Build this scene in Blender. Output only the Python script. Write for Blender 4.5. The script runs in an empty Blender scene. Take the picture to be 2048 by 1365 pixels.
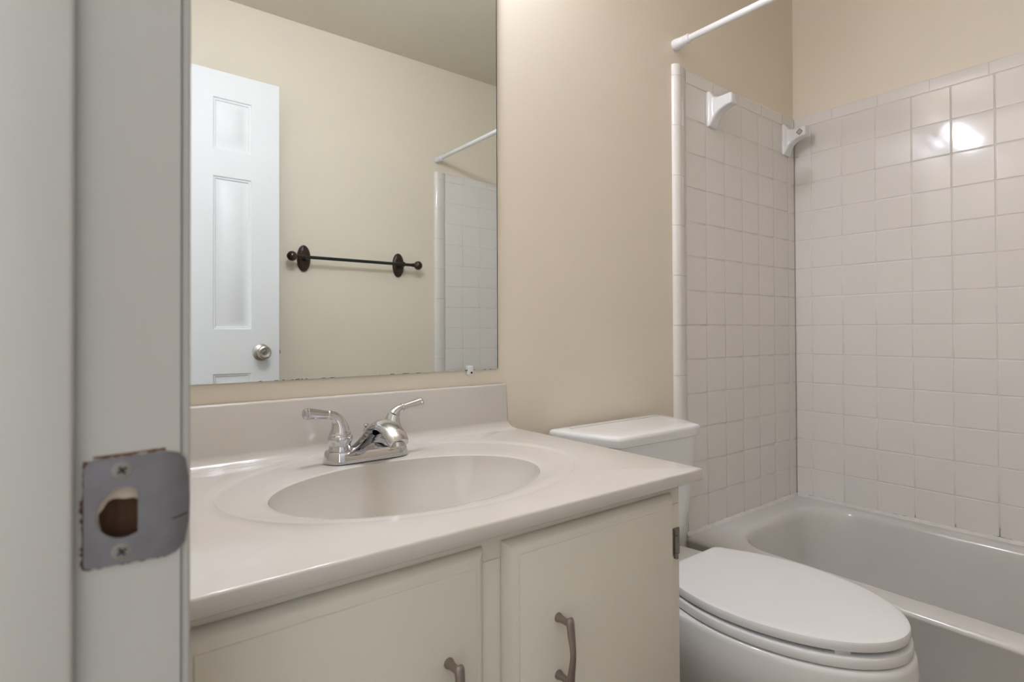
import bpy, bmesh, math, random
from mathutils import Vector, Matrix
random.seed(7)
PI = math.pi
scene = bpy.context.scene
COL = scene.collection

# ------------------------------------------------------------------ camera
YAW, PITCH, ROLL = 0.915915, 0.0095814, -0.0038519
cam_d = bpy.data.cameras.new('camera')
cam = bpy.data.objects.new('camera', cam_d); COL.objects.link(cam)
_f = Vector((math.cos(PITCH)*math.cos(YAW), math.cos(PITCH)*math.sin(YAW), math.sin(PITCH)))
_r = Vector((math.sin(YAW), -math.cos(YAW), 0)); _u = _r.cross(_f)
_c, _s = math.cos(ROLL), math.sin(ROLL)
_r2, _u2 = _c*_r + _s*_u, -_s*_r + _c*_u
m = Matrix((( _r2.x, _u2.x, -_f.x, -0.045), (_r2.y, _u2.y, -_f.y, -1.0791), (_r2.z, _u2.z, -_f.z, 1.0137), (0, 0, 0, 1)))
cam.matrix_world = m
cam_d.sensor_fit = 'HORIZONTAL'; cam_d.sensor_width = 36.0
cam_d.lens = 1127.735/2048*36.0
cam_d.shift_y = -30.165/2048
cam_d.clip_start = 0.02
cam_d.dof.use_dof = True; cam_d.dof.focus_distance = 1.25; cam_d.dof.aperture_fstop = 7.5
scene.camera = cam

# ------------------------------------------------------------------ world, lights, exposure
wd = bpy.data.worlds.new('world'); scene.world = wd; wd.use_nodes = True
bg = wd.node_tree.nodes['Background']; bg.inputs[0].default_value = (0.97, 0.985, 1.0, 1); bg.inputs[1].default_value = 0.35
scene.view_settings.view_transform = 'Standard'; scene.view_settings.look = 'None'
scene.view_settings.gamma = 1.0; scene.view_settings.use_curve_mapping = False
scene.view_settings.exposure = 2.37
BULB_COLOR = (0.80, 0.84, 1.0); BULB_POWER = 37.5
BULBS = [(0.295, -0.115, 2.105), (0.435, -0.115, 2.105), (0.575, -0.115, 2.105)]

# ------------------------------------------------------------------ materials
MATS = {}
def mat(name, color, rough=0.5, metal=0.0, spec=0.5, var=0.0, vscale=6.0, color2=None, bump=0.0, bscale=60.0, coat=0.0, stretch=None):
    if name in MATS: return MATS[name]
    M = bpy.data.materials.new(name); M.use_nodes = True
    nt = M.node_tree; b = nt.nodes['Principled BSDF']
    b.inputs['Base Color'].default_value = (*color, 1); b.inputs['Roughness'].default_value = rough
    b.inputs['Metallic'].default_value = metal; b.inputs['Specular IOR Level'].default_value = spec
    b.inputs['Coat Weight'].default_value = coat; b.inputs['Coat Roughness'].default_value = 0.03
    tc = nt.nodes.new('ShaderNodeTexCoord'); src = tc.outputs['Object']
    if stretch:
        mp = nt.nodes.new('ShaderNodeMapping'); mp.inputs['Scale'].default_value = stretch
        nt.links.new(src, mp.inputs[0]); src = mp.outputs[0]
    if var > 0 or color2:
        n = nt.nodes.new('ShaderNodeTexNoise'); n.inputs['Scale'].default_value = vscale; n.inputs['Detail'].default_value = 4
        nt.links.new(src, n.inputs['Vector'])
        rp = nt.nodes.new('ShaderNodeValToRGB'); nt.links.new(n.outputs['Fac'], rp.inputs[0])
        c2 = color2 or tuple(c*(1-var) for c in color)
        rp.color_ramp.elements[0].position = 0.35; rp.color_ramp.elements[0].color = (*c2, 1)
        rp.color_ramp.elements[1].position = 0.65; rp.color_ramp.elements[1].color = (*color, 1)
        nt.links.new(rp.outputs[0], b.inputs['Base Color'])
    if bump > 0:
        n2 = nt.nodes.new('ShaderNodeTexNoise'); n2.inputs['Scale'].default_value = bscale; n2.inputs['Detail'].default_value = 2
        nt.links.new(src, n2.inputs['Vector'])
        bp = nt.nodes.new('ShaderNodeBump'); bp.inputs['Strength'].default_value = bump; bp.inputs['Distance'].default_value = 0.002
        nt.links.new(n2.outputs['Fac'], bp.inputs['Height']); nt.links.new(bp.outputs[0], b.inputs['Normal'])
    MATS[name] = M; return M

PAINT = mat('cream_wall_paint', (0.865, 0.78, 0.645), 0.48, var=0.03, vscale=2.0, bump=0.12, bscale=45)
CEIL = mat('ceiling_paint', (0.77, 0.715, 0.59), 0.8, bump=0.1, bscale=120)
TILE = mat('glazed_tile', (0.86, 0.825, 0.785), 0.075, var=0.02, vscale=3, bump=0.045, bscale=25)
GROUT = mat('grout', (0.84, 0.80, 0.74), 0.8, var=0.10, vscale=25)
CERAMIC = mat('white_ceramic', (0.86, 0.86, 0.86), 0.07)
PORCELAIN = mat('porcelain', (0.85, 0.845, 0.83), 0.08)
SEATMAT = mat('seat_plastic', (0.84, 0.835, 0.83), 0.22)
TUBMAT = mat('tub_enamel', (0.73, 0.71, 0.68), 0.12, var=0.05, vscale=5)
MARBLE = mat('cultured_marble', (0.675, 0.645, 0.595), 0.15, color2=(0.655, 0.615, 0.55), vscale=4.5, coat=0.2)
CABPAINT = mat('cabinet_paint', (0.725, 0.69, 0.59), 0.42, var=0.05, vscale=7, bump=0.06, bscale=80, stretch=(1, 1, 0.25))
CHROME = mat('chrome', (0.60, 0.60, 0.62), 0.05, metal=1.0)
NICKEL = mat('brushed_nickel', (0.55, 0.52, 0.48), 0.3, metal=1.0)
BRONZE = mat('satin_bronze', (0.31, 0.265, 0.235), 0.38, metal=0.75)
STEELGREY = mat('strike_steel', (0.215, 0.21, 0.225), 0.45, metal=0.8, var=0.15, vscale=60)
SCREWM = mat('screw_metal', (0.24, 0.225, 0.20), 0.5, metal=0.7)
DARK = mat('dark_gap', (0.03, 0.025, 0.02), 0.8)
ROSEWOOD = mat('dark_brown_wood', (0.045, 0.018, 0.013), 0.3, var=0.4, vscale=30, coat=0.2)
BARMAT = mat('dark_green_bar', (0.012, 0.018, 0.016), 0.35)
DOORPAINT = mat('white_door_paint', (0.83, 0.835, 0.845), 0.5, bump=0.03, bscale=150, stretch=(1, 1, 0.1))
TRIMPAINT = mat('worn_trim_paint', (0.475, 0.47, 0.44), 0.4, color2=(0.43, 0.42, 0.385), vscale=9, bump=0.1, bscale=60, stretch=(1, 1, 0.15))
PLASTIC = mat('white_rod_plastic', (0.86, 0.86, 0.86), 0.3)
CLEARPL = mat('clear_clip_plastic', (0.75, 0.75, 0.75), 0.15)
CAULK = mat('caulk', (0.78, 0.755, 0.73), 0.45, var=0.08, vscale=40)
MILDEW = mat('mildew_crack', (0.16, 0.14, 0.12), 0.8)
RAWWOOD = mat('raw_wood', (0.13, 0.06, 0.025), 0.8, color2=(0.05, 0.022, 0.008), vscale=20, stretch=(4, 4, 0.6))
CHIPWOOD = mat('chipped_wood', (0.16, 0.075, 0.04), 0.85, var=0.5, vscale=150)
PALEWOOD = mat('pale_wood', (0.52, 0.44, 0.36), 0.8, var=0.2, vscale=80)
FLOORM = mat('floor_vinyl', (0.30, 0.23, 0.19), 0.4, var=0.2, vscale=8)
MIRROREDGE_REFLECTION = mat('mirror_edge_and_reflection', (0.10, 0.13, 0.115), 0.2, metal=0.4)
SILVERSPOT = mat('desilvered_spot', (0.05, 0.05, 0.045), 0.5)
HALL = mat('hall_paint', (0.80, 0.77, 0.71), 0.7)
def mirror_mat():
    M = bpy.data.materials.new('mirror_silver'); M.use_nodes = True
    b = M.node_tree.nodes['Principled BSDF']
    b.inputs['Base Color'].default_value = (0.855, 0.915, 0.915, 1); b.inputs['Metallic'].default_value = 1; b.inputs['Roughness'].default_value = 0.0
    return M
MIRROR = mirror_mat()
def bulb_mat():
    M = bpy.data.materials.new('bulb_glow'); M.use_nodes = True
    nt = M.node_tree; b = nt.nodes['Principled BSDF']
    b.inputs['Base Color'].default_value = (0.9, 0.9, 0.88, 1)
    b.inputs['Emission Color'].default_value = (*BULB_COLOR, 1); b.inputs['Emission Strength'].default_value = BULB_POWER
    return M
BULBM = bulb_mat()

# ------------------------------------------------------------------ helpers
def bm_(): return bmesh.new()
def off(parent):
    v = Vector((0, 0, 0))
    while parent is not None:
        v += parent.location; parent = parent.parent
    return v
def obj(name, bm, material, parent=None, loc=None, angle=35, label=None, flat=False):
    """links the bmesh (world coordinates) as ONE mesh object"""
    o_off = off(parent) + (Vector(loc) if loc is not None else Vector((0, 0, 0)))
    bmesh.ops.recalc_face_normals(bm, faces=bm.faces[:]) if not flat else None
    bmesh.ops.translate(bm, verts=bm.verts[:], vec=-o_off)
    me = bpy.data.meshes.new(name); bm.to_mesh(me); bm.free()
    for mm in (material if isinstance(material, (list, tuple)) else [material]): me.materials.append(mm)
    me.polygons.foreach_set('use_smooth', [True]*len(me.polygons))
    me.set_sharp_from_angle(angle=math.radians(angle))
    o = bpy.data.objects.new(name, me); COL.objects.link(o)
    if parent is not None: o.parent = parent
    if loc is not None: o.location = loc
    if label: o['label'] = label
    return o
def tag(o, label, cat, group=None):
    o['label'] = label; o['category'] = cat
    if group: o['group'] = group
    return o
def thing(name, loc, label, cat, group=None):
    o = bpy.data.objects.new(name, None); o.empty_display_size = 0.05; COL.objects.link(o); o.location = loc
    return tag(o, label, cat, group)
def struct(o, label=None):
    o['kind'] = 'structure'
    if label: o['label'] = label
    return o
def box(bm, x0, x1, y0, y1, z0, z1, bev=0.0, seg=2, mi=0):
    vs = [bm.verts.new(p) for p in ((x0,y0,z0),(x1,y0,z0),(x1,y1,z0),(x0,y1,z0),(x0,y0,z1),(x1,y0,z1),(x1,y1,z1),(x0,y1,z1))]
    fs = [bm.faces.new([vs[i] for i in q]) for q in ((3,2,1,0),(4,5,6,7),(0,1,5,4),(1,2,6,5),(2,3,7,6),(3,0,4,7))]
    for f in fs: f.material_index = mi
    if bev > 0:
        es = list({e for f in fs for e in f.edges})
        bmesh.ops.bevel(bm, geom=es, offset=bev, segments=seg, profile=0.5, affect='EDGES')
    return bm
def quad(bm, pts, mi=0):
    f = bm.faces.new([bm.verts.new(p) for p in pts]); f.material_index = mi; return f
def loft(bm, rings, cap0=True, cap1=True, closed=True, mi=0):
    vr = [[bm.verts.new(p) for p in r] for r in rings]
    n = len(vr[0])
    for a, b in zip(vr, vr[1:]):
        for i in range(n if closed else n-1):
            j = (i+1) % n
            f = bm.faces.new((a[i], a[j], b[j], b[i])); f.material_index = mi
    if cap0: f = bm.faces.new(vr[0][::-1]); f.material_index = mi
    if cap1: f = bm.faces.new(vr[-1]); f.material_index = mi
    return vr
def frame_of(d):
    d = Vector(d).normalized(); a = Vector((0, 0, 1)) if abs(d.z) < 0.9 else Vector((1, 0, 0))
    s = d.cross(a).normalized(); return s, s.cross(d).normalized(), d
def lathe(bm, prof, origin, axis=(0, 0, 1), n=40, cap0=True, cap1=True, mi=0):
    s, t, d = frame_of(axis); o = Vector(origin)
    rings = [[o + d*h + s*(r*math.cos(2*PI*i/n)) + t*(r*math.sin(2*PI*i/n)) for i in range(n)] for r, h in prof]
    return loft(bm, rings, cap0, cap1, mi=mi)
def catmull(P, k=8):
    P = [Vector(p) for p in P]; out = []
    for i in range(len(P)-1):
        p0 = P[i-1] if i > 0 else 2*P[0]-P[1]; p1, p2 = P[i], P[i+1]
        p3 = P[i+2] if i+2 < len(P) else 2*P[-1]-P[-2]
        for j in range(k):
            t = j/k
            out.append(0.5*((2*p1)+(p2-p0)*t+(2*p0-5*p1+4*p2-p3)*t*t+(3*p1-p0-3*p2+p3)*t**3))
    out.append(P[-1]); return out
def tube(bm, path, radii, n=24, side=None, k=8, smooth=True):
    """swept ellipse; radii = list of (r_side, r_up) or r per path point; side = fixed sideways vector"""
    R = [(r if isinstance(r, (tuple, list)) else (r, r)) for r in radii]
    if smooth:
        pts = catmull(path, k); rr = catmull([(a, b, 0) for a, b in R], k)
    else: pts = [Vector(p) for p in path]; rr = [Vector((a, b, 0)) for a, b in R]
    rings = []
    for i, p in enumerate(pts):
        d = (pts[min(i+1, len(pts)-1)] - pts[max(i-1, 0)]).normalized()
        if side is not None:
            s = Vector(side) - d*Vector(side).dot(d); s.normalize(); t = s.cross(d).normalized()
        else: s, t, _ = frame_of(d)
        rings.append([p + s*(rr[i].x*math.cos(2*PI*j/n)) + t*(rr[i].y*math.sin(2*PI*j/n)) for j in range(n)])
    loft(bm, rings)
    return bm
def rrect(x0, x1, y0, y1, r, z, k=8, m=10):
    """rounded rectangle ring, constant vertex count"""
    P = []
    C = [((x1-r, y1-r), 0), ((x0+r, y1-r), PI/2), ((x0+r, y0+r), PI), ((x1-r, y0+r), 1.5*PI)]
    for i, ((cx, cy), a0) in enumerate(C):
        arc = [(cx+r*math.cos(a0+PI/2*j/k), cy+r*math.sin(a0+PI/2*j/k)) for j in range(k+1)]
        P += arc
        (nx, ny), na = C[(i+1) % 4]
        q = (nx+r*math.cos(na), ny+r*math.sin(na)); p = arc[-1]
        P += [(p[0]+(q[0]-p[0])*j/m, p[1]+(q[1]-p[1])*j/m) for j in range(1, m)]
    return [Vector((x, y, z)) for x, y in P]

# ------------------------------------------------------------------ the room shell
XE, YS, ZC = 2.1836, -1.490, 2.392          # east wall, south wall, ceiling
TX, TY = 2.1776, -0.006                     # faces of the tiled surfaces
ZT, ZR = 1.842, 0.372                       # tile top, tub rim
b = bm_(); box(b, -0.115, XE+0.1, 0, 0.1, 0, ZC); wall_n = struct(obj('wall_north', b, PAINT), 'cream painted wall behind the mirror and vanity')
b = bm_(); box(b, XE, XE+0.1, YS, 0, 0, ZC); wall_e = struct(obj('wall_east', b, PAINT), 'cream painted wall along the long side of the tub')
b = bm_(); box(b, -0.115, XE+0.1, YS-0.1, YS, 0, ZC); wall_s = struct(obj('wall_south', b, PAINT), 'cream painted wall seen in the mirror, with the towel bar')
YJ, YH, ZH = -0.716, -1.348, 2.035          # strike jamb face, hinge jamb face, head
b = bm_()
box(b, -0.115, 0, YJ+0.019, 0, 0, ZC); box(b, -0.115, 0, YS, YH-0.019, 0, ZC); box(b, -0.115, 0, YH-0.019, YJ+0.019, ZH+0.019, ZC)
wall_w = struct(obj('wall_west', b, PAINT), 'cream painted wall with the doorway')
b = bm_(); box(b, -1.75, XE+0.1, -2.9, 1.6, -0.1, 0); struct(obj('floor', b, FLOORM), 'brown floor')
b = bm_(); box(b, -0.115, XE+0.1, YS-0.1, 0.1, ZC, ZC+0.1); struct(obj('ceiling', b, CEIL), 'plain ceiling seen in the mirror')

b = bm_(); box(b, -1.75, -1.65, -2.9, 1.6, 0, 2.2); struct(obj('wall_hall', b, HALL), 'pale hallway wall outside the doorway')

# ---- glazed tiles (real bevelled tiles on a grout bed)
def tile_on(bm, o, u, v, n, a, c, th=0.006, bev=0.0026, tilt=0.0016, round_edge=None):
    """one tile: corner o, extents a along u and c along v, standing th proud along n"""
    o, u, v, n = Vector(o), Vector(u), Vector(v), Vector(n)
    t1, t2 = random.uniform(-tilt, tilt), random.uniform(-tilt, tilt)
    lv = []
    for ins, h in ((0, 0), (0, th-bev), (bev*0.13, th-bev*0.5), (bev*0.5, th-bev*0.13), (bev, th)):
        e = [ins]*4                       # u0,u1,v0,v1
        if round_edge is not None and h > th-bev*1.01: pass
        lv.append([o+u*p+v*q+n*(h+(t1*(p-a/2)+t2*(q-c/2) if h > 0.001 else 0)) for p, q in ((e[0], e[2]), (a-e[1], e[2]), (a-e[1], c-e[3]), (e[0], c-e[3]))])
    loft(bm, lv, cap0=False)
G = 0.0026
def tile_wall(parent, o, u, n, cols, lab):
    """cols: list of (start, end) along u for the field tiles; o = origin at z 0 on the wall paint plane"""
    o, u, n, v = Vector(o), Vector(u), Vector(n), Vector((0, 0, 1))
    bmf = bm_()
    zs = [1.7990 - 0.1097*i for i in range(14)]
    for z1, z0 in zip(zs, zs[1:]):
        for a, c in cols:
            tile_on(bmf, o+u*(a+G/2)+v*(z0+G/2), u, v, n, c-a-G, z1-z0-G)
    o_t = obj('tile_field', bmf, TILE, parent, label=lab, angle=70)
    wn = o_t.modifiers.new('edge_normals', 'WEIGHTED_NORMAL'); wn.weight = 100; wn.keep_sharp = True
    a0, a1 = cols[0][0], cols[-1][1]
    bg_ = bm_()
    p0, p1 = o+u*a0+v*zs[-1]+n*0.0001, o+u*a1+v*(ZT-0.001)+n*0.0042
    box(bg_, min(p0.x, p1.x), max(p0.x, p1.x), min(p0.y, p1.y), max(p0.y, p1.y), p0.z, p1.z)
    obj('grout_bed', bg_, GROUT, parent)
def caps(parent, o, u, n, joints):
    o, u, n, v = Vector(o), Vector(u), Vector(n), Vector((0, 0, 1))
    bmc = bm_()
    for a, c in zip(joints, joints[1:]):
        # bullnose cap: rounded top edge
        rings = []
        A, C_ = a+G/2, c-G/2
        prof = [(1.7990+G/2, 0), (1.7990+G/2, 0.0052), (1.7990+G/2+0.001, 0.006)] + [(ZT-0.006+0.006*math.sin(t), 0.006*math.cos(t)) for t in [PI/2*i/6 for i in range(7)]]
        for s in (A, C_): rings.append([o+u*s+v*z+n*h for z, h in prof])
        loft(bmc, rings, True, True)
    obj('tile_cap', bmc, TILE, parent)
def bullnose(parent, o, u, n, width, joints, lab):
    """vertical strip of quarter-round tiles; rounded edge at u=0"""
    o, u, n, v = Vector(o), Vector(u), Vector(n), Vector((0, 0, 1))
    bmc = bm_(); R_ = 0.021; H_ = 0.0165
    for z1, z0 in zip(joints, joints[1:]):
        prof = [(R_ - R_*math.sin(t), H_*math.cos(t)) for t in [PI/2 - PI/2*i/8 for i in range(9)]]
        prof += [(R_*1.25, H_*0.97), (width-G-0.0012, 0.0072), (width-G, 0.0058), (width-G, 0)]
        loft(bmc, [[o+u*s+v*(z0+0.0004)+n*h for s, h in prof], [o+u*s+v*(z1-0.0004)+n*h for s, h in prof]], True, True)
    obj('bullnose_strip', bmc, TILE, parent, label=lab)
XB0 = 1.4110                                # outer edge of the tiled area
colsA = [(1.4745+0.1083*i, min(1.4745+0.1083*(i+1), TX)) for i in range(7)]
jn = [1.842, 1.8070, 1.6515, 1.4960, 1.3405, 1.1850, 1.0300, 0.8750, 0.7200, 0.5650, 0.4100, 0.2550, 0.1000, 0.0]
tile_wall(wall_n, (0, 0, 0), (1, 0, 0), (0, -1, 0), colsA, 'square glossy white tiles')
caps(wall_n, (0, 0, 0), (1, 0, 0), (0, -1, 0), [1.4745, 1.6265, 1.7800, 1.9335, 2.087, TX])
bullnose(wall_n, (XB0, 0, 0), (1, 0, 0), (0, -1, 0), 0.0635, jn, 'glossy white rounded edge strip')
tile_wall(wall_s, (0, YS, 0), (1, 0, 0), (0, 1, 0), colsA, 'square glossy white tiles')
caps(wall_s, (0, YS, 0), (1, 0, 0), (0, 1, 0), [1.4745, 1.5900, 1.7420, 1.8940, 2.046, TX])
bullnose(wall_s, (XB0, YS, 0), (1, 0, 0), (0, 1, 0), 0.0635, jn, 'glossy white rounded edge strip')
yb = [0.006, 0.0690]+[0.0690+0.1095*i for i in range(1, 14)]
colsB = [(a, c) for a, c in zip(yb, yb[1:]) if c < 1.486] + [(yb[-1], 1.484)]
tile_wall(wall_e, (XE, 0, 0), (0, -1, 0), (-1, 0, 0), colsB, 'square glossy white tiles')
caps(wall_e, (XE, 0, 0), (0, -1, 0), (-1, 0, 0), [0.006, 0.1465, 0.2985, 0.4510, 0.6040, 0.757, 0.910, 1.063, 1.216, 1.369, 1.484])

# ------------------------------------------------------------------ door frame (jambs, stops, casing)
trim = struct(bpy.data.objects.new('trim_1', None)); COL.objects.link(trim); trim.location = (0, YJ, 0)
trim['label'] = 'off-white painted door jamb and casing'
HX0, HX1, HZ0, HZ1 = -0.0385, -0.0135, 0.904, 0.938     # latch hole
b = bm_()
for z0, z1, x0, x1 in ((0, HZ0, -0.118, 0), (HZ1, ZH+0.019, -0.118, 0), (HZ0, HZ1, -0.118, HX0), (HZ0, HZ1, HX1, 0)):
    quad(b, [(x0, YJ, z0), (x1, YJ, z0), (x1, YJ, z1), (x0, YJ, z1)])
bmesh.ops.remove_doubles(b, verts=b.verts[:], dist=1e-5)
box(b, -0.118, 0.0, YJ+0.0145, YJ+0.019, 0, ZH+0.019)
quad(b, [(0, YJ, 0), (0, YJ+0.0145, 0), (0, YJ+0.0145, ZH+0.019), (0, YJ, ZH+0.019)])
quad(b, [(-0.118, YJ, 0), (-0.118, YJ+0.0145, 0), (-0.118, YJ+0.0145, ZH+0.019), (-0.118, YJ, ZH+0.019)])
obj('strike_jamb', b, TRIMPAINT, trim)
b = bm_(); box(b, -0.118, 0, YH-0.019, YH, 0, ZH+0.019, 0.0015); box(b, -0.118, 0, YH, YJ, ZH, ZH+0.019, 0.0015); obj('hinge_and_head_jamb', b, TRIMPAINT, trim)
b = bm_()
box(b, -0.0845, -0.0470, YJ-0.0105, YJ+0.0005, 0, ZH, 0.0025, 3)
box(b, -0.0845, -0.0470, YH, YH+0.0105, 0, ZH, 0.0025, 3); box(b, -0.0845, -0.0470, YH+0.01, YJ-0.0105, ZH-0.0105, ZH, 0.0025, 3)
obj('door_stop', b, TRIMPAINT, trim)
def casing(bm, y0, y1, face, z1):
    x0, x1 = (0.0, 0.0056) if face > 0 else (-0.1255, -0.115)
    box(bm, x0, x1, y0, y1, 0, z1, 0.0022, 4)
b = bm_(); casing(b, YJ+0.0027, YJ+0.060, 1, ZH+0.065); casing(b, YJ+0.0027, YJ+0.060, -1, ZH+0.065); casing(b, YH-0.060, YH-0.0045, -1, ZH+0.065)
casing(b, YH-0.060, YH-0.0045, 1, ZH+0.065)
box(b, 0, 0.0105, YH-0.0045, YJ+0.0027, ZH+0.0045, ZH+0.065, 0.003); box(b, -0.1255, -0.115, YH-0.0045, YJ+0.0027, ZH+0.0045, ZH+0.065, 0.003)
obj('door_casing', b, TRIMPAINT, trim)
# wood inside the latch hole
b = bm_()
ring_o = rrect(HX0-0.001, HX1+0.001, HZ0-0.001, HZ1+0.001, 0.002, 0, 6, 6)
cxh, czh, rh = -0.0258, 0.9145, 0.0118
ang = [math.atan2(p.y-(HZ0+HZ1)/2, p.x-(HX0+HX1)/2) for p in ring_o]
r0 = [(p.x, YJ+0.0022, p.y) for p in ring_o]
def chip(a): return rh*(1+0.06*math.sin(3*a+1)+0.05*math.sin(7*a))
r1 = [(cxh+chip(a)*math.cos(a)*0.96, YJ+0.0026, czh+chip(a)*math.sin(a)*0.98) for a in ang]
loft(b, [r0, r1], False, False)
obj('hole_rim', b, PALEWOOD, trim, label='pale chipped rim of the latch hole', flat=True)
b = bm_()
r2 = [(x, YJ+0.0125, z) for x, y, z in r1]
loft(b, [r1, r2], False, True)
obj('hole_inside', b, RAWWOOD, trim, label='dark brown wood inside the latch hole', flat=True)
# ragged chipped wood round the plate
b = bm_()
def ragged(pts, amp, t=0.0003):
    top = []
    for i in range(len(pts)-1):
        p, q = Vector((*pts[i], 0)), Vector((*pts[i+1], 0)); k_ = max(2, int((q-p).length/0.0013)); d = (q-p).normalized(); nn = Vector((d.y, -d.x, 0))
        for j in range(k_):
            top.append((p.lerp(q, j/k_), nn))
    top.append((Vector((*pts[-1], 0)), nn))
    A, B_ = [], []
    for p, nn in top:
        w = amp*(0.35+random.random()**2*1.1)
        A.append(p - nn*0.002); B_.append(p + nn*w)
    for i in range(len(A)-1):
        quad(b, [(A[i].x, YJ-t, A[i].y), (A[i+1].x, YJ-t, A[i+1].y), (B_[i+1].x, YJ-t, B_[i+1].y), (B_[i].x, YJ-t, B_[i].y)])
ragged([(-0.0430, 0.9300), (-0.0430, 0.8925)], 0.0013)
ragged([(-0.0430, 0.9475), (-0.0430, 0.9300)], 0.0005)
ragged([(-0.0430, 0.8925), (-0.0065, 0.8914)], 0.0008)
ragged([(-0.0390, 0.9476), (-0.0070, 0.9484)], -0.0009)
ragged([(-0.0180, 0.9482), (-0.0070, 0.9484)], -0.0020, 0.0005)
obj('chipped_wood_edge', b, CHIPWOOD, trim, label='ragged brown wood chipped around the strike plate', flat=True)

# ------------------------------------------------------------------ strike plate
sp = thing('strike_plate', (-0.020, YJ-0.0004, 0.920), 'scuffed grey metal strike plate with latch hole on the door jamb', 'strike plate')
def plate_y(x):
    x_s = -0.0105
    if x <= x_s: return 0.0
    R_ = 0.036; t = min((x-x_s)/R_, 0.95)
    return R_*(1-math.sqrt(1-t*t))
b = bm_()
outer = [(-0.0412, 0.9470), (-0.0430, 0.9440), (-0.0430, 0.8950), (-0.0424, 0.8930), (-0.0405, 0.8925), (-0.0060, 0.8914), (-0.0020, 0.8925), (0.0022, 0.8965), (0.0045, 0.9080), (0.0050, 0.9200), (0.0045, 0.9320), (0.0026, 0.9430), (-0.0010, 0.9472), (-0.0055, 0.9484), (-0.0370, 0.9478)]
hole = [(-0.0198, 0.9308), (-0.0198, 0.9076)] + [(-0.0262+0.0120*math.cos(t), 0.9192+0.0134*math.sin(t)) for t in [PI*1.56 - PI*1.12*i/20 for i in range(21)]]
ov = [b.verts.new((x, 0, z)) for x, z in outer]; hv = [b.verts.new((x, 0, z)) for x, z in hole]
es = [b.edges.new((L[i], L[(i+1) % len(L)])) for L in (ov, hv) for i in range(len(L))]
bmesh.ops.triangle_fill(b, edges=es, use_beauty=True)
for i in range(9):
    bmesh.ops.bisect_plane(b, geom=b.verts[:]+b.edges[:]+b.faces[:], plane_co=(-0.0105+0.0016*i, 0, 0), plane_no=(1, 0, 0))
front = b.faces[:]
ret = bmesh.ops.extrude_face_region(b, geom=front)
for v in [g for g in ret['geom'] if isinstance(g, bmesh.types.BMVert)]: v.co.y -= 0.0014
for v in b.verts: v.co.y += plate_y(v.co.x) + YJ - 0.0004
pl = obj('plate', b, STEELGREY, sp, angle=30)
def screw(zc):
    b = bm_(); y = YJ-0.0018
    lathe(b, [(0.0001, -0.0002), (0.0040, 0.0002), (0.0046, 0.0000), (0.0048, -0.0006)], (-0.0268, y, zc), (0, -1, 0), 28, True, False)
    a = 0.6
    for da in (0, PI/2):
        d = Vector((math.cos(a+da), 0, math.sin(a+da))); e = Vector((-d.z, 0, d.x)); c = Vector((-0.0268, y-0.00035, zc))
        f = b.faces.new([b.verts.new(c+d*0.0024*s1+e*0.0005*s2) for s1, s2 in ((-1, -1), (1, -1), (1, 1), (-1, 1))]); f.material_index = 1
    obj('screw', b, [SCREWM, DARK], sp, label=None)
screw(0.9412); screw(0.8985)
b = bm_(); y0 = YJ-0.0004
for (xa, za), (xb, zb) in (((-0.0040, 0.9110), (0.0040, 0.9125)),):
    n_ = 5
    P = [(xa+(xb-xa)*i/n_, za+(zb-za)*i/n_) for i in range(n_+1)]
    for (p, q), (r, s) in zip(P, P[1:]):
        quad(b, [(p, y0-0.0015+plate_y(p), q-0.0004), (r, y0-0.0015+plate_y(r), s-0.0004), (r, y0-0.0015+plate_y(r), s+0.0004), (p, y0-0.0015+plate_y(p), q+0.0004)])
obj('scratch', b, DARK, sp, flat=True)

# ------------------------------------------------------------------ the open six-panel door (seen in the mirror)
DW, DH, DT = 0.598, 2.008, 0.035
dloc = Vector((0.005, -1.3125, 0.012)); drot = math.radians(-2.3)
door = struct(bpy.data.objects.new('door_1', None)); COL.objects.link(door); door.location = dloc; door.rotation_euler = (0, 0, drot)
door['label'] = 'open white six-panel door reflected in the mirror'
def dobj(name, bm, material, parent, label=None):
    """door parts are modelled in the door's own coordinates"""
    bmesh.ops.recalc_face_normals(bm, faces=bm.faces[:])
    me = bpy.data.meshes.new(name); bm.to_mesh(me); bm.free(); me.materials.append(material)
    me.polygons.foreach_set('use_smooth', [True]*len(me.polygons)); me.set_sharp_from_angle(angle=math.radians(30))
    o = bpy.data.objects.new(name, me); COL.objects.link(o); o.parent = parent
    if label: o['label'] = label
    return o
b = bm_()
PX = [(0.104, 0.242), (0.354, 0.492)]; PZ = [(0.230, 0.842), (1.014, 1.603), (1.705, 1.905)]
for sgn, yf in ((1, 0.0), (-1, -DT)):
    xs = [0, PX[0][0], PX[0][1], PX[1][0], PX[1][1], DW]; zs = [0, PZ[0][0], PZ[0][1], PZ[1][0], PZ[1][1], PZ[2][0], PZ[2][1], DH]
    for i in range(5):
        for j in range(7):
            if i in (1, 3) and j in (1, 3, 5):
                x0, x1, z0, z1 = xs[i], xs[i+1], zs[j], zs[j+1]
                rings = []
                for ins, dep in ((0, 0), (0.003, 0.004), (0.0085, 0.0055), (0.0115, 0.0095), (0.016, 0.0095), (0.036, 0.0040), (0.0385, 0.0028)):
                    rings.append([Vector((p, yf-sgn*dep, q)) for p, q in ((x0+ins, z0+ins), (x1-ins, z0+ins), (x1-ins, z1-ins), (x0+ins, z1-ins))])
                loft(b, rings, False, True)
            else:
                quad(b, [(xs[i], yf, zs[j]), (xs[i+1], yf, zs[j]), (xs[i+1], yf, zs[j+1]), (xs[i], yf, zs[j+1])])
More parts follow.
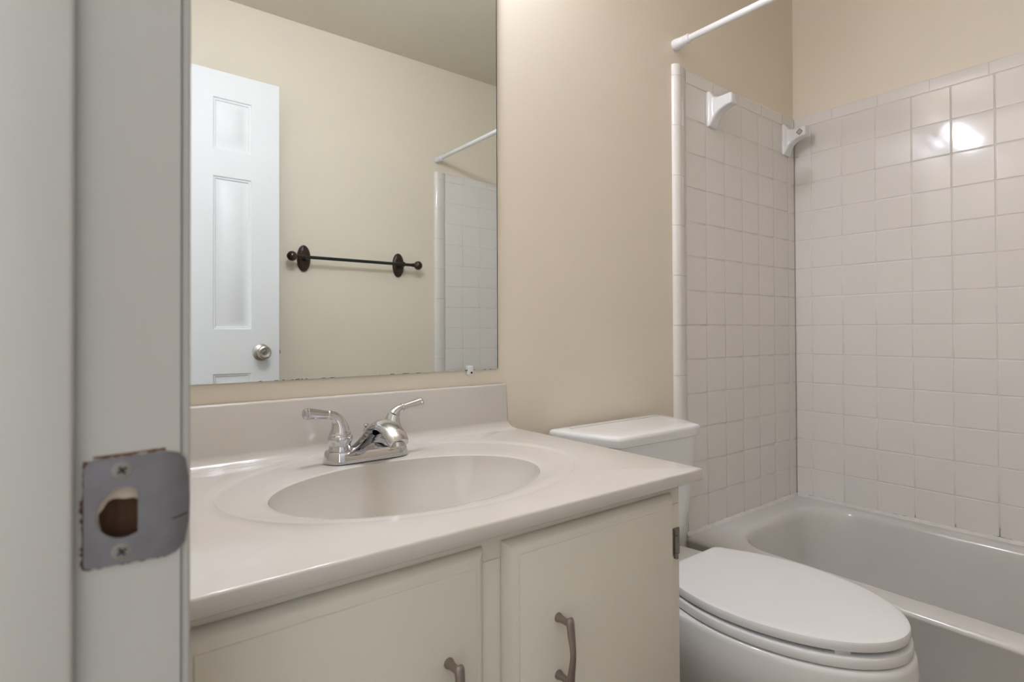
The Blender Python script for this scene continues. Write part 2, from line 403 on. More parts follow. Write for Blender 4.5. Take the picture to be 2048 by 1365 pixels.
for q in ([(0, 0, 0), (0, -DT, 0), (0, -DT, DH), (0, 0, DH)], [(DW, 0, 0), (DW, -DT, 0), (DW, -DT, DH), (DW, 0, DH)], [(0, 0, 0), (DW, 0, 0), (DW, -DT, 0), (0, -DT, 0)], [(0, 0, DH), (DW, 0, DH), (DW, -DT, DH), (0, -DT, DH)]): quad(b, q)
bmesh.ops.remove_doubles(b, verts=b.verts[:], dist=1e-5)
dobj('door_slab', b, DOORPAINT, door)
for sgn, yf in ((1, 0), (-1, -DT)):
    b = bm_()
    lathe(b, [(0.0325, 0), (0.0335, 0.002), (0.0325, 0.006), (0.024, 0.012), (0.0135, 0.016), (0.0120, 0.024), (0.0145, 0.028), (0.0225, 0.034), (0.0262, 0.042), (0.0265, 0.047), (0.0245, 0.053), (0.0200, 0.0555), (0.0120, 0.0535), (0.0095, 0.0530)], (0.528, yf, 0.922), (0, sgn, 0), 44)
    kn = dobj('door_knob', b, NICKEL, door, 'brushed nickel door knob')
    if sgn == 1:
        b = bm_(); lathe(b, [(0.0088, 0.0528), (0.0085, 0.0555), (0.0062, 0.0562), (0.0040, 0.0552)], (0.528, yf, 0.922), (0, 1, 0), 28)
        box(b, 0.5274, 0.5286, 0.0550, 0.0563, 0.9190, 0.9250)
        dobj('key_cylinder', b, SCREWM, kn)
b = bm_(); box(b, DW, DW+0.010, -0.024, -0.011, 0.915, 0.930, 0.001); box(b, DW-0.0005, DW+0.001, -0.030, -0.005, 0.895, 0.951, 0.0003)
dobj('latch_bolt', b, NICKEL, door)

# ------------------------------------------------------------------ vanity cabinet
vc = thing('vanity_cabinet', (0.376, -0.25, 0), 'cream painted two-door vanity cabinet under the white sink top', 'cabinet')
CX0, CX1, YF, CZ = 0.003, 0.752, -0.498, 0.7655
b = bm_()
box(b, CX0, CX0+0.014, YF+0.018, -0.004, 0.0, CZ, 0.0006); box(b, CX1-0.014, CX1, YF+0.018, -0.004, 0.0, CZ, 0.0006)
box(b, CX0+0.014, CX1-0.014, YF+0.018, -0.004, 0.09, 0.104); box(b, CX0+0.014, CX1-0.014, -0.010, -0.004, 0.104, 0.60); box(b, CX0+0.014, CX1-0.014, YF+0.085, YF+0.099, 0.0, 0.0895)
obj('carcass', b, CABPAINT, vc)
b = bm_()
box(b, CX0, CX1, YF, YF+0.0178, 0.7260, CZ, 0.0010)                 # top rail
box(b, CX0, CX1, YF, YF+0.0178, 0.09, 0.130, 0.0010)                # bottom rail
for x0, x1 in ((CX0, 0.042), (0.342, 0.390), (0.700, CX1)): box(b, x0, x1, YF, YF+0.0178, 0.1302, 0.7258, 0.0010)
obj('face_frame', b, CABPAINT, vc)
def cab_door(x0, x1, handle_x):
    z0, z1 = 0.105, 0.7475; yb_, yf_ = YF-0.0006, YF-0.0180
    b = bm_(); rings = []
    for ins, y in ((0, yb_), (0, yb_-0.0022), (0.0022, yb_-0.0060), (0.0065, yb_-0.0106), (0.0120, yf_+0.0034), (0.0160, yf_+0.0020), (0.0172, yf_+0.0018), (0.0178, yf_+0.0006), (0.0186, yf_)):
        rings.append([Vector((p, y, q)) for p, q in ((x0+ins, z0+ins), (x1-ins, z0+ins), (x1-ins, z1-ins), (x0+ins, z1-ins))])
    loft(b, rings, True, True)
    d = obj('door', b, CABPAINT, vc, angle=40)
    b = bm_(); zt, zb = 0.632, 0.556
    for z in (zt, zb): lathe(b, [(0.0062, -0.0004), (0.0062, 0.002), (0.0048, 0.006), (0.0042, 0.014), (0.0048, 0.022)], (handle_x, yf_, z), (0, -1, 0), 20)
    P = [(handle_x, yf_-0.0215, zt+0.0075), (handle_x, yf_-0.0235, zt+0.0035), (handle_x, yf_-0.0255, zt-0.012), (handle_x, yf_-0.0290, (zt+zb)/2), (handle_x, yf_-0.0255, zb+0.012), (handle_x, yf_-0.0235, zb-0.0035), (handle_x, yf_-0.0215, zb-0.0075)]
    tube(b, P, [(0.0036, 0.0026), (0.0060, 0.0042), (0.0060, 0.0036), (0.0046, 0.0032), (0.0060, 0.0036), (0.0060, 0.0042), (0.0036, 0.0026)], 20, side=(1, 0, 0), k=6)
    obj('handle', b, BRONZE, d, label='curved satin bronze pull handle')
    return d
dl = cab_door(0.018, 0.351, 0.2935)
dr = cab_door(0.3810, 0.7260, 0.4630)
for d, x, zz in ((dr, 0.7322, (0.664, 0.180)), (dl, 0.0120, (0.664, 0.180))):
    for zc in zz:
        b = bm_()
        for h0, h1 in ((-0.024, -0.0145), (-0.0140, 0.0140), (0.0145, 0.024)):
            lathe(b, [(0.0030, h0), (0.0039, h0+0.0008), (0.0039, h1-0.0008), (0.0030, h1)], (x, YF-0.0085, zc), (0, 0, 1), 16)
        s = 1 if x > 0.4 else -1
        box(b, x-0.004 if s > 0 else x-0.02, x+0.018 if s > 0 else x+0.004, YF-0.0021, YF-0.0001, zc-0.022, zc+0.022)
        obj('hinge', b, SCREWM, d, label='small dark metal hinge')

# ------------------------------------------------------------------ vanity top with integral bowl
vt = thing('vanity_sink', (0.376, -0.26, 0.766), 'cream cultured marble vanity top with a moulded oval sink bowl', 'sink')
X0, X1, Y0, Y1, ZT_, TH = 0.001, 0.775, -0.5286, -0.001, 0.786, 0.020
SC, SA, SB = Vector((0.375, -0.2885)), 0.2175, 0.1450
OC, OA, OB = Vector((0.389, -0.2530)), 0.2920, 0.2180
BOWL_D = 0.135
angs = sorted([2*PI*i/144 for i in range(144)])
RE = 0.0035
def rect_hit(c, a, x0, x1, y0, y1):
    dx, dy = math.cos(a), math.sin(a); t = 1e9
    if dx > 1e-9: t = min(t, (x1-c.x)/dx)
    if dx < -1e-9: t = min(t, (x0-c.x)/dx)
    if dy > 1e-9: t = min(t, (y1-c.y)/dy)
    if dy < -1e-9: t = min(t, (y0-c.y)/dy)
    return c + Vector((dx, dy))*t
for cx_, cy_ in ((X0, Y0), (X1, Y0), (X1, Y1), (X0, Y1)):
    angs.append(math.atan2(cy_-OC.y, cx_-OC.x) % (2*PI))
angs = sorted(angs)
def ell_dir(c, A, B, a):       # point of ellipse in true direction a from its centre
    dx, dy = math.cos(a), math.sin(a); r = 1/math.sqrt((dx/A)**2+(dy/B)**2)
    return c + Vector((dx, dy))*r
rings = []
for s in (0.10, 0.2, 0.32, 0.45, 0.58, 0.70, 0.80, 0.88, 0.94, 0.975, 0.992):
    z = ZT_ - 0.0075 - BOWL_D*(1-s**2.6)**0.72
    rings.append([(*(ell_dir(SC, SA*s, SB*s, a)), z) for a in angs])
for s, dz in ((1.003, 0.0052), (1.018, 0.0040), (1.045, 0.0034)):
    rings.append([(*(ell_dir(SC, SA*s, SB*s, a)), ZT_-dz) for a in angs])
base_ring = [ell_dir(SC, SA*1.045, SB*1.045, a) for a in angs]
for t, dz in ((0.3, 0.0028), (0.6, 0.0023), (0.85, 0.0019), (0.955, 0.0018), (0.980, 0.0014), (1.0, 0.0005), (1.015, 0.0001)):
    ring = []
    for i, a in enumerate(angs):
        e = ell_dir(OC, OA, OB, a); p = base_ring[i].lerp(e, t); fo = min(1, max(0.12, (math.sin(a)+0.75)/0.6)); ring.append((p.x, p.y, ZT_-dz*(fo if t > 0.2 else 1)))
    rings.append(ring)
last = [ell_dir(OC, OA, OB, a)*1.0 for a in angs]
rect_in = [rect_hit(OC, a, X0+RE, X1-RE, Y0+RE, Y1) for a in angs]
rings.append([(p.x, p.y, ZT_) for p in [l.lerp(r, 0.15) for l, r in zip(last, rect_in)]])
rings.append([(p.x, p.y, ZT_) for p in rect_in])
rect_out = [rect_hit(OC, a, X0, X1, Y0, Y1) for a in angs]
for k_ in range(1, 5):
    t = PI/2*k_/4
    rings.append([((ri.x+(ro.x-ri.x)*math.sin(t)), (ri.y+(ro.y-ri.y)*math.sin(t)), ZT_-RE*(1-math.cos(t))) for ri, ro in zip(rect_in, rect_out)])
rings.append([(p.x, p.y, ZT_-TH+0.002) for p in rect_out])
rings.append([(p.x+(-0.002 if p.x > 0.4 else 0), p.y+(0.002 if p.y < -0.3 else 0), ZT_-TH) for p in rect_out])
rings.append([(*(ell_dir(SC, SA*1.05, SB*1.05, a)), ZT_-TH) for a in angs])
# underside of the bowl
for s in (1.03, 0.9, 0.7, 0.4, 0.1):
    rings.append([(*(ell_dir(SC, SA*s, SB*s, a)), ZT_-0.02-(BOWL_D)*(1-min(1, (s/1.04))**2.6)**0.72) for a in angs])
b = bm_(); loft(b, rings, True, True); obj('counter_slab', b, MARBLE, vt, angle=50)
b = bm_()
prof = [(-0.0440, ZT_-0.003)] + [(-0.0200-0.020*(1-math.sin(t)), ZT_+0.020*(1-math.cos(t))) for t in [PI/2*i/8 for i in range(0, 9)]]
prof += [(-0.0185, 0.887), (-0.0178, 0.8895), (-0.0160, 0.8908), (-0.0010, 0.8908), (-0.0010, ZT_-0.003)]
endx = lambda y, z, e: (0.7535 - e + 0.014*max(0, 1-(z-ZT_)/0.03)**2 if z < ZT_+0.03 else 0.7535-e)
rr_ = [[(0.001, y, z) for y, z in prof], [(endx(y, z, 0.0025), y, z) for y, z in prof], [(endx(y, z, 0.0), y + (0.002 if -0.03 < y < -0.01 else 0), z-(0.002 if z > 0.885 else 0)) for y, z in prof]]
loft(b, rr_, True, True); obj('backsplash', b, MARBLE, vt, angle=50)
b = bm_(); lathe(b, [(0.021, 0.0), (0.0205, 0.002), (0.016, 0.0015), (0.012, -0.004)], (SC.x, SC.y, ZT_-0.0075-BOWL_D+0.0003), (0, 0, 1), 32); obj('drain', b, CHROME, vt, label='chrome drain')

# ------------------------------------------------------------------ faucet
fx, fy, fz = 0.372, -0.1000, 0.7848
fa = thing('faucet', (fx, fy, fz), 'chrome two-handle faucet on the back of the sink', 'faucet')
b = bm_()
def stad(hw, hd, z, n=64, e=3.2):
    return [Vector((fx+hw*math.copysign(abs(math.cos(t))**(2/e), math.cos(t)), fy+hd*math.copysign(abs(math.sin(t))**(2/e), math.sin(t)), z)) for t in [2*PI*i/n for i in range(n)]]
def pill(hw, hd, z, k=16):
    P = []
    for i in range(k+1):
        t = -PI/2+PI*i/k; P.append(Vector((fx+hw-hd+hd*math.cos(t), fy+hd*math.sin(t), z)))
    for i in range(k+1):
        t = PI/2+PI*i/k; P.append(Vector((fx-hw+hd+hd*math.cos(t), fy+hd*math.sin(t), z)))
    return P
loft(b, [pill(0.0790, 0.0290, fz), pill(0.0790, 0.0290, fz+0.002), pill(0.0778, 0.0278, fz+0.010), pill(0.0762, 0.0262, fz+0.0178), pill(0.0748, 0.0248, fz+0.0195), pill(0.072, 0.022, fz+0.0200)], True, True)
obj('base', b, CHROME, fa, angle=40)
# flared body with a scooped front, rising into the arched spout
b = bm_()
def scoop(z, w, y_back, y_front, dent):
    P = []
    for i in range(25):                                   # rounded back
        t = PI*i/24; P.append(Vector((fx+w*math.cos(t), y_back-0.010+0.010*math.sin(t), z)))
    for i in range(1, 4): P.append(Vector((fx-w, y_back-0.010+(y_front-y_back+0.010)*i/3, z)))
    for i in range(1, 24):                                # hollow front between two fins
        u = -1+2*i/24; P.append(Vector((fx+w*u, y_front+dent*(1-u*u), z)))
    for i in range(3, 0, -1): P.append(Vector((fx+w, y_back-0.010+(y_front-y_back+0.010)*i/3, z)))
    return P
loft(b, [scoop(fz+z, w, yb__, yf__, d_) for z, w, yb__, yf__, d_ in ((0.0150, 0.0500, -0.0940, -0.1285, 0.011), (0.0205, 0.0395, -0.0965, -0.1300, 0.013), (0.0275, 0.0305, -0.1000, -0.1330, 0.014),
    (0.0350, 0.0243, -0.1050, -0.1380, 0.014), (0.0430, 0.0205, -0.1120, -0.1450, 0.012), (0.0510, 0.0186, -0.1210, -0.1530, 0.008), (0.0580, 0.0172, -0.1320, -0.1600, 0.003), (0.062, 0.0160, -0.141, -0.163, 0.001))], True, True)
obj('spout_body', b, CHROME, fa, angle=50)
b = bm_()
SP = [(-0.122, fz+0.0470, 0.0165, 0.0075), (-0.138, fz+0.0565, 0.0178, 0.0098), (-0.156, fz+0.0635, 0.0185, 0.0112), (-0.174, fz+0.0668, 0.0190, 0.0118), (-0.191, fz+0.0658, 0.0195, 0.0120), (-0.208, fz+0.0608, 0.0197, 0.0122), (-0.223, fz+0.0520, 0.0188, 0.0118), (-0.2315, fz+0.0455, 0.0165, 0.0105)]
tube(b, [(fx, y, z) for y, z, w, h in SP], [(w, h) for y, z, w, h in SP], 40, side=(1, 0, 0), k=6)
obj('spout', b, CHROME, fa, angle=60)
b = bm_()
lathe(b, [(0.0128, 0), (0.0128, 0.007), (0.0110, 0.0085), (0.0090, 0.0080), (0.0085, 0.004)], (fx, -0.2235, fz+0.0460), (0, -0.25, -1), 28)
obj('aerator', b, NICKEL, fa, label='stained brass aerator tip')
b = bm_()
lathe(b, [(0.0022, -0.012), (0.0022, 0.008), (0.0050, 0.010), (0.0060, 0.0130), (0.0050, 0.0165), (0.0040, 0.0180), (0.0052, 0.0205), (0.0056, 0.0235), (0.0040, 0.0262), (0.0010, 0.0270)], (fx+0.008, -0.0800, fz+0.0320), (0, 0, 1), 24)
obj('lift_rod', b, CHROME, fa, label='small chrome lift rod knob')
def fhandle(cx_, dirv):
    base = Vector((cx_, fy, fz+0.0190))
    b = bm_()
    lathe(b, [(0.0198, -0.001), (0.0200, 0.0035), (0.0190, 0.0060), (0.0181, 0.0090), (0.0184, 0.0120), (0.0207, 0.0165), (0.0217, 0.0215), (0.0210, 0.0258), (0.0184, 0.0285), (0.0190, 0.0300), (0.0184, 0.0322), (0.0165, 0.0338)], base, (0, 0, 1), 40)
    h = obj('handle', b, CHROME, fa, angle=40)
    d = Vector(dirv).normalized(); up = Vector((0, 0, 1))
    o = base + up*0.033
    b = bm_()
    P = [o, o+up*0.010+d*0.0010, o+up*0.021+d*0.0050, o+up*0.0285+d*0.012, o+up*0.0320+d*0.0215]
    tube(b, P, [0.0175, 0.0145, 0.0112, 0.0088, 0.0078], 28, k=6)
    obj('lever_neck', b, CHROME, h, angle=60)
    tip = o+up*0.0320+d*0.0215; ax = (d*1.0+up*0.16).normalized()
    b = bm_()
    lathe(b, [(0.0074, -0.002), (0.0086, -0.001), (0.0088, 0.0008), (0.0080, 0.0020), (0.0074, 0.0028), (0.0079, 0.010), (0.0098, 0.0340), (0.0101, 0.0385), (0.0090, 0.0392), (0.0096, 0.0402), (0.0096, 0.0430), (0.0070, 0.0450), (0.001, 0.0455)], tip, ax, 14 if False else 32)
    obj('lever', b, CHROME, h, angle=25)
fhandle(fx-0.0495, (-1, -0.10, 0))
fhandle(fx+0.0495, (1, 0.05, 0))

# ------------------------------------------------------------------ mirror
mr = thing('mirror', (0.370, -0.003, 0.926), 'large frameless wall mirror above the vanity', 'mirror')
b = bm_(); box(b, 0.003, 0.7365, -0.0065, -0.0005, 0.926, 1.852)
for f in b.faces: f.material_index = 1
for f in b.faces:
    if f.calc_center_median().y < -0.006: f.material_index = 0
random.seed(3)
for i in range(20):
    u = random.random(); x = 0.08+0.655*u; w = random.uniform(0.0015, 0.010); h = random.uniform(0.0003, 0.0009)
    k_ = 4; pts = [(x+w*j/k_, 0.9262+h*(0.4+0.6*random.random())) for j in range(k_+1)]
    for (p, q), (r, s) in zip(pts, pts[1:]): quad(b, [(p, -0.0067, 0.9258), (r, -0.0067, 0.9258), (r, -0.0067, s), (p, -0.0067, q)], 2)
quad(b, [(0.7366, -0.0066, 0.926), (0.7346, -0.0066, 0.928), (0.7346, -0.0066, 1.850), (0.7366, -0.0066, 1.852)], 1)  # dark strip painted in for the bevel's reflection along the right edge
for i in range(30):
    z = 0.926+0.9*random.random(); h = random.uniform(0.004, 0.02); w = random.uniform(0.0004, 0.0011)
    quad(b, [(0.7366, -0.0067, z), (0.7366-w, -0.0067, z+h*0.3), (0.7366-w, -0.0067, z+h*0.7), (0.7366, -0.0067, z+h)], 2)
obj('mirror_glass', b, [MIRROR, MIRROREDGE_REFLECTION, SILVERSPOT], mr, flat=True)
b = bm_(); box(b, 0.6505, 0.6635, -0.0115, -0.0072, 0.9285, 0.9365, 0.0015); box(b, 0.6505, 0.6635, -0.0115, -0.0005, 0.9150, 0.9255, 0.0015)
box(b, 0.6505, 0.6635, -0.0115, -0.0072, 0.9240, 0.9300, 0.0008)
mc = obj('mirror_clip', b, CLEARPL, mr, label='small clear plastic mirror clip')
b = bm_(); lathe(b, [(0.0022, -0.0006), (0.0026, 0.0006), (0.0010, 0.0012)], (0.6590, -0.0115, 0.9205), (0, -1, 0), 14); obj('clip_screw', b, DARK, mc)

# ------------------------------------------------------------------ vanity light (just above the frame, lights the room)
vl = thing('vanity_light', (0.435, 0, 2.105), 'three-globe chrome vanity light bar on the wall above the mirror', 'light')
b = bm_(); box(b, 0.205, 0.665, -0.030, -0.0005, 2.050, 2.160, 0.004); obj('back_bar', b, CHROME, vl)
for p in BULBS:
    b = bm_(); lathe(b, [(0.030, 0), (0.030, 0.006), (0.022, 0.014), (0.0200, 0.060)], (p[0], -0.030, p[2]), (0, -1, 0), 24); sk = obj('socket', b, CHROME, vl)
    b = bm_(); bmesh.ops.create_uvsphere(b, u_segments=32, v_segments=20, radius=0.032, matrix=Matrix.Translation(p)); obj('bulb', b, BULBM, vl, label='glowing globe bulb')

# ------------------------------------------------------------------ shower rod
sr = thing('shower_rod', (1.4265, -0.745, 1.905), 'white shower curtain rod between the walls over the tub edge', 'shower rod')
b = bm_(); lathe(b, [(0.0098, 0.02), (0.0098, 1.47)], (1.4265, 0, 1.905), (0, -1, 0), 28); obj('rod', b, PLASTIC, sr)
for y0, s in ((-0.0003, -1), (YS+0.0003, 1)):
    b = bm_()
    lathe(b, [(0.0150, 0), (0.0163, 0.002), (0.0163, 0.014), (0.0150, 0.022), (0.0142, 0.040), (0.0131, 0.0405), (0.0131, 0.043), (0.0142, 0.0435), (0.0142, 0.047), (0.0131, 0.0475), (0.0131, 0.050), (0.0142, 0.0505), (0.0140, 0.056), (0.0115, 0.0575), (0.0098, 0.0580)], (1.4265, y0, 1.905), (0, s, 0), 32)
    obj('end_cap', b, PLASTIC, sr)

# ------------------------------------------------------------------ ceramic towel-bar brackets on the tile
def bracket(xc, label):
    z0 = 1.742
    o = thing('towel_bar_bracket', (xc, TY, z0), label, 'bracket', 'white ceramic bar brackets on the tiled wall')
    b = bm_(); rings = []
    y_ = TY - 0.0002
    # base flange then neck then arm end block (rounded rectangles stacked away from the wall)
    for d, hw, zc, hh, r in ((0.0, 0.0270, 0.0, 0.0585, 0.006), (0.005, 0.0270, 0.0, 0.0585, 0.006), (0.009, 0.0255, 0.0, 0.0565, 0.006), (0.0125, 0.0230, 0.001, 0.0490, 0.007), (0.018, 0.0208, 0.003, 0.0380, 0.008), (0.026, 0.0195, 0.006, 0.0300, 0.008),
                             (0.036, 0.0190, 0.009, 0.0245, 0.007), (0.050, 0.0190, 0.0125, 0.0205, 0.006), (0.066, 0.0190, 0.0150, 0.0185, 0.006), (0.077, 0.0190, 0.0160, 0.0180, 0.006), (0.0815, 0.0178, 0.0160, 0.0168, 0.006), (0.0835, 0.0150, 0.0160, 0.0140, 0.006)):
        ring = rrect(xc-hw, xc+hw, z0+zc-hh, z0+zc+hh, r, 0, 5, 4)
        rings.append([Vector((p.x, y_-d, p.y)) for p in ring])
    loft(b, rings, True, True)
    obj('bracket_body', b, CERAMIC, o, angle=50)
    return o
br1 = bracket(1.6165, 'white ceramic bracket nearer the rounded tile edge strip, bar missing')
br2 = bracket(2.1080, 'white ceramic bracket in the tiled corner showing its square bar socket')
# the socket on the side face of the corner bracket (open, nothing in it), and its twin on the other
for o, xs_, s in ((br2, 2.1080-0.0190, -1), (br1, 1.6165+0.0190, 1)):
    c = Vector((xs_, TY-0.0630, 1.7565)); b = bm_()
    def dia(h, x): return [Vector((x, c.y+dy, c.z+dz)) for dy, dz in ((h, 0), (0, h), (-h, 0), (0, -h))]
    loft(b, [dia(0.0125, c.x+s*0.0002), dia(0.0122, c.x+s*0.0012), dia(0.0106, c.x+s*0.0012), dia(0.0100, c.x+s*0.0003)], False, False)
    f = b.faces.new([b.verts.new(p) for p in dia(0.0101, c.x+s*0.0003)]); f.material_index = 1
    obj('bar_socket', b, [STEELGREY, NICKEL], o, label='square bar socket with a dark rim', angle=20)

# ------------------------------------------------------------------ towel bar on the south wall (seen in the mirror)
tb = thing('towel_bar', (0.976, YS, 1.342), 'dark brown wooden towel bar with oval end plates, reflected in the mirror', 'towel bar')
yb_ = YS+0.058; zb_ = 1.342
for xc in (0.747, 1.206):
    b = bm_(); rings = []
    for d, s in ((0.0, 1.0), (0.006, 1.0), (0.010, 0.97), (0.013, 0.88), (0.0145, 0.78), (0.0165, 0.72)):
        rings.append([Vector((xc+0.0295*s*math.cos(t), YS+0.0003+d, zb_+0.0590*s*math.sin(t))) for t in [2*PI*i/40 for i in range(40)]])
    loft(b, rings, True, True); e = obj('end_plate', b, ROSEWOOD, tb)
    b = bm_(); lathe(b, [(0.0125, 0), (0.0105, 0.006), (0.0095, 0.020), (0.0110, 0.032), (0.0130, 0.041), (0.0120, 0.049)], (xc, YS+0.0150, zb_), (0, 1, 0), 24); obj('post', b, ROSEWOOD, e)
b = bm_(); lathe(b, [(0.0072, 0.712), (0.0072, 1.257)], (0, yb_, zb_), (1, 0, 0), 20); obj('bar', b, BARMAT, tb, label='thin blackish green bar')
for x0, s in ((0.7095, -1), (1.2595, 1)):
    b = bm_(); lathe(b, [(0.0078, -0.006), (0.0098, 0.0), (0.0098, 0.003), (0.0074, 0.006), (0.0090, 0.008), (0.0165, 0.014), (0.0212, 0.022), (0.0222, 0.029), (0.0205, 0.037), (0.0145, 0.044), (0.0070, 0.0485), (0.0015, 0.0505)], (x0, yb_, zb_), (s, 0, 0), 28); obj('finial', b, ROSEWOOD, tb)

# ------------------------------------------------------------------ toilet
TXC = 1.096
tl = thing('toilet', (TXC, -0.35, 0), 'white two-piece toilet with closed lid between vanity and tub', 'toilet')
def egg(hw, yb0, yf0, z, back=0.72, n_f=40, n_s=14, n_b=8, r=0.022, ym=None):
    """elongated outline: front half ellipse, slightly tapering sides, straight back with rounded corners"""
    ym = yb0+(yf0-yb0)*0.44 if ym is None else ym
    P = []
    for i in range(n_f+1):
        t = PI*i/n_f; P.append((TXC+hw*math.cos(t), ym-(ym-yf0)*math.sin(t)))
    r = min(r, hw*back*0.9)
    bx = hw*back
    def side(t): return hw - (hw-bx)*t*t
    L = [(TXC-side(t), ym+(yb0-r-ym)*t) for t in [i/n_s for i in range(1, n_s+1)]]
    P += L
    for i in range(1, 7):
        a = PI - PI/2*i/6; P.append((TXC-bx+r+r*math.cos(a), yb0-r+r*math.sin(a)))
    for i in range(1, n_b): P.append((TXC-bx+r+(2*bx-2*r)*i/n_b, yb0))
    for i in range(0, 6):
        a = PI/2 - PI/2*i/6; P.append((TXC+bx-r+r*math.cos(a), yb0-r+r*math.sin(a)))
    P += [(2*TXC-x, y) for x, y in L[::-1]]
    return [Vector((x, y, z)) for x, y in P]
# bowl and pedestal
b = bm_()
S = [  # z, hw, yback, yfront, back
    (0.0, 0.118, -0.10, -0.600, 0.95), (0.012, 0.120, -0.10, -0.602, 0.95), (0.05, 0.108, -0.10, -0.585, 0.95), (0.12, 0.097, -0.10, -0.560, 0.95), (0.19, 0.098, -0.10, -0.570, 0.95),
    (0.235, 0.112, -0.10, -0.600, 0.92), (0.275, 0.135, -0.09, -0.648, 0.86), (0.315, 0.157, -0.08, -0.690, 0.80), (0.350, 0.170, -0.07, -0.715, 0.76), (0.385, 0.1755, -0.06, -0.7275, 0.74), (0.410, 0.1760, -0.05, -0.7285, 0.73), (0.426, 0.1750, -0.05, -0.7260, 0.73), (0.4335, 0.1742, -0.05, -0.7245, 0.73), (0.4365, 0.1715, -0.053, -0.7210, 0.73), (0.4372, 0.166, -0.06, -0.715, 0.73)]
rings = [egg(hw, y0, y1, z, bk, ym=-0.46) for z, hw, y0, y1, bk in S]
loft(b, rings, True, True); obj('bowl', b, PORCELAIN, tl, angle=50)
def slab(z0, z1, hw, yb0, yf0, r, back=0.72, zt=None, tilt=0.0):
    b = bm_(); rings = []
    for ins, z in ((r*0.6, z0), (r*0.15, z0+r*0.35), (0, z0+r*0.9), (0, z1-r), (r*0.29, z1-r*0.29), (r, z1), (r*2.5, z1+0.0006), (0.06, z1+0.0012)):
        rr = egg(hw-ins, yb0-ins, yf0+ins, z, back, ym=-0.465)
        rings.append(rr)
    loft(b, rings, True, True); return b
obj('seat', slab(0.4395, 0.4580, 0.1725, -0.272, -0.7205, 0.0045), SEATMAT, tl)
b = slab(0.4608, 0.4795, 0.1680, -0.270, -0.7165, 0.0050)
for v in b.verts: v.co.z += 0.0055*max(0, (-v.co.y-0.27)/0.45)      # lid sits on its bumper, a little open at the front
obj('lid', b, SEATMAT, tl)
b = bm_(); box(b, -0.014, 0.014, -0.006, 0.006, 0.4578, 0.4658, 0.0018); bmesh.ops.rotate(b, verts=b.verts[:], cent=(0, 0, 0), matrix=Matrix.Rotation(math.radians(-38), 3, 'Z')); bmesh.ops.translate(b, verts=b.verts[:], vec=(0.9990, -0.6480, 0)); obj('lid_bumper', b, SEATMAT, tl)
for s in (-1, 1):
    b = bm_(); box(b, TXC+s*0.072-0.022, TXC+s*0.072+0.022, -0.272, -0.238, 0.4337, 0.4600, 0.007, 3); obj('seat_hinge', b, SEATMAT, tl)
def tank_ring(z, hb, hf, yb0, yf0, r=0.012, bow=0.010):
    """tank plan: wide at the back, sides curving in to a slightly bowed front"""
    P = []
    n = 14
    A = (hb, yb0); B_ = (hf, yf0)
    side = []
    for i in range(n+1):
        t = i/n; x = hb+(hf-hb)*(t**1.8); y = yb0+(yf0+0.014-yb0)*t
        side.append((x, y))
    side += [(hf-0.0035, yf0+0.006), (hf-0.011, yf0+0.0008)]
    fr = [((hf-0.011)*(1-2*i/10), yf0+0.0008-bow*0.25*math.sin(PI*i/10)) for i in range(1, 10)]
    P = side+fr+[(-x, y) for x, y in side[::-1]]
    P[0] = (hb-0.006, yb0); P[-1] = (-hb+0.006, yb0); P.insert(1, (hb, yb0-0.010)); P.insert(len(P)-1, (-hb, yb0-0.010))
    return [Vector((TXC-0.008+x, y, z)) for x, y in P]
b = bm_()
T = [(0.430, 0.105, 0.090, -0.045, -0.150), (0.436, 0.118, 0.104, -0.040, -0.165), (0.450, 0.128, 0.112, -0.035, -0.176), (0.48, 0.139, 0.121, -0.031, -0.184), (0.56, 0.166, 0.138, -0.027, -0.192), (0.66, 0.188, 0.148, -0.025, -0.198), (0.742, 0.200, 0.152, -0.024, -0.203)]
loft(b, [tank_ring(z, hb, hf, y0, y1) for z, hb, hf, y0, y1 in T], True, True); obj('tank', b, PORCELAIN, tl, angle=50)
b = bm_()
T = [(0.7425, 0.204, 0.155, -0.023, -0.206), (0.7445, 0.209, 0.159, -0.021, -0.210), (0.7600, 0.2115, 0.161, -0.020, -0.212), (0.7660, 0.2105, 0.160, -0.021, -0.211), (0.7695, 0.2075, 0.157, -0.024, -0.208), (0.7712, 0.200, 0.150, -0.030, -0.200), (0.7722, 0.170, 0.120, -0.05, -0.17)]
loft(b, [tank_ring(z, hb, hf, y0, y1) for z, hb, hf, y0, y1 in T], True, True); obj('tank_lid', b, PORCELAIN, tl, angle=50)

# ------------------------------------------------------------------ bathtub
tu = thing('bathtub', (1.82, -0.745, 0), 'off-white enamel bathtub set against the tiled walls', 'bathtub')
b = bm_()
TX0, TX1, TY0, TY1 = 1.4600, 2.1772, -1.4835, -0.0065
def inner(ins, z, r): return rrect(1.548+ins, 2.128-ins*0.8, -1.395+ins*1.3, -0.088-ins, r, z, 12, 16)
rings = [rrect(TX0+0.004, TX1, TY0, TY1, 0.004, 0.0, 12, 16), rrect(TX0+0.004, TX1, TY0, TY1, 0.004, ZR-0.020, 12, 16)]
for k_ in range(0, 6):
    t = PI/2*k_/5; rings.append(rrect(TX0+0.014-0.014*math.cos(t), TX1, TY0, TY1, 0.004+0.004*math.sin(t), ZR-0.014+0.014*math.sin(t), 12, 16))
rings.append(rrect(TX0+0.030, TX1-0.012, TY0+0.012, TY1-0.012, 0.02, ZR+0.0005, 12, 16))
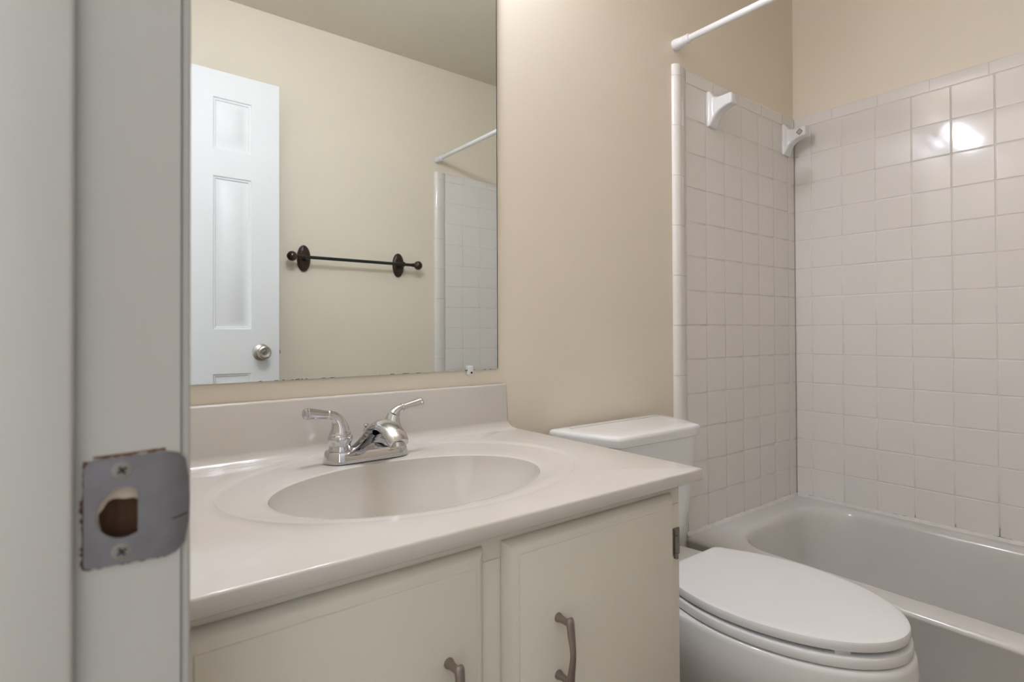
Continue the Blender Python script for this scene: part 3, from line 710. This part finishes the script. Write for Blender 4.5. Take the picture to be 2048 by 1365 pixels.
for ins, z, r in ((-0.018, ZR-0.0005, 0.150), (-0.008, ZR-0.0025, 0.152), (0.0, ZR-0.0075, 0.154), (0.006, ZR-0.016, 0.155), (0.011, ZR-0.035, 0.155), (0.030, ZR-0.13, 0.150), (0.050, ZR-0.23, 0.140), (0.064, ZR-0.275, 0.130), (0.085, ZR-0.302, 0.115), (0.115, ZR-0.314, 0.095), (0.16, ZR-0.317, 0.06)):
    rings.append(inner(ins, z, r))
loft(b, rings, True, True); obj('tub_shell', b, TUBMAT, tu, angle=50)
b = bm_()
random.seed(11)
def bead(p0, p1, up, out_, n=60):
    p0, p1, out_ = Vector(p0), Vector(p1), Vector(out_); rings = []
    for i in range(n+1):
        p = p0.lerp(p1, i/n); h = 0.0100+random.uniform(-0.0016, 0.0016); w = 0.0085+random.uniform(-0.0012, 0.0012)
        rings.append([p+Vector((0, 0, -0.002)), p+out_*w, p+out_*w*0.7+Vector((0, 0, h*0.35)), p+out_*w*0.3+Vector((0, 0, h*0.75)), p+Vector((0, 0, h))])
    loft(b, rings, True, True, closed=False)
bead((1.462, TY-0.0006, ZR+0.0005), (2.1770, TY-0.0006, ZR+0.0005), 1, (0, -1, 0))
bead((TX-0.0006, -0.008, ZR+0.0005), (TX-0.0006, -1.48, ZR+0.0005), 1, (-1, 0, 0), 110)
for y0, y1, z in ((-0.050, -0.075, 0.0085), (-0.115, -0.150, 0.0085), (-0.300, -0.372, 0.0100), (-0.455, -0.470, 0.0092), (-0.600, -0.648, 0.0100)):
    n_ = 10
    for i in range(n_):
        ya, yc = y0+(y1-y0)*i/n_, y0+(y1-y0)*(i+1)/n_; zz = ZR+z+random.uniform(-0.0006, 0.0006); h = random.uniform(0.0004, 0.0014)
        quad(b, [(TX-0.0012, ya, zz), (TX-0.0012, yc, zz), (TX-0.0012, yc, zz+h), (TX-0.0012, ya, zz+h)], 1)
for y0, h in ((-0.3972, 0.014), (-0.6162, 0.030), (-0.5067, 0.012)):
    quad(b, [(TX-0.0006, y0, ZR+0.008), (TX-0.0006, y0-0.0012, ZR+0.008), (TX-0.0006, y0-0.0012, ZR+0.008+h), (TX-0.0006, y0, ZR+0.008+h)], 1)
obj('caulk_bead', b, [CAULK, MILDEW], tu, label='uneven white caulk line with dark cracks', flat=True)
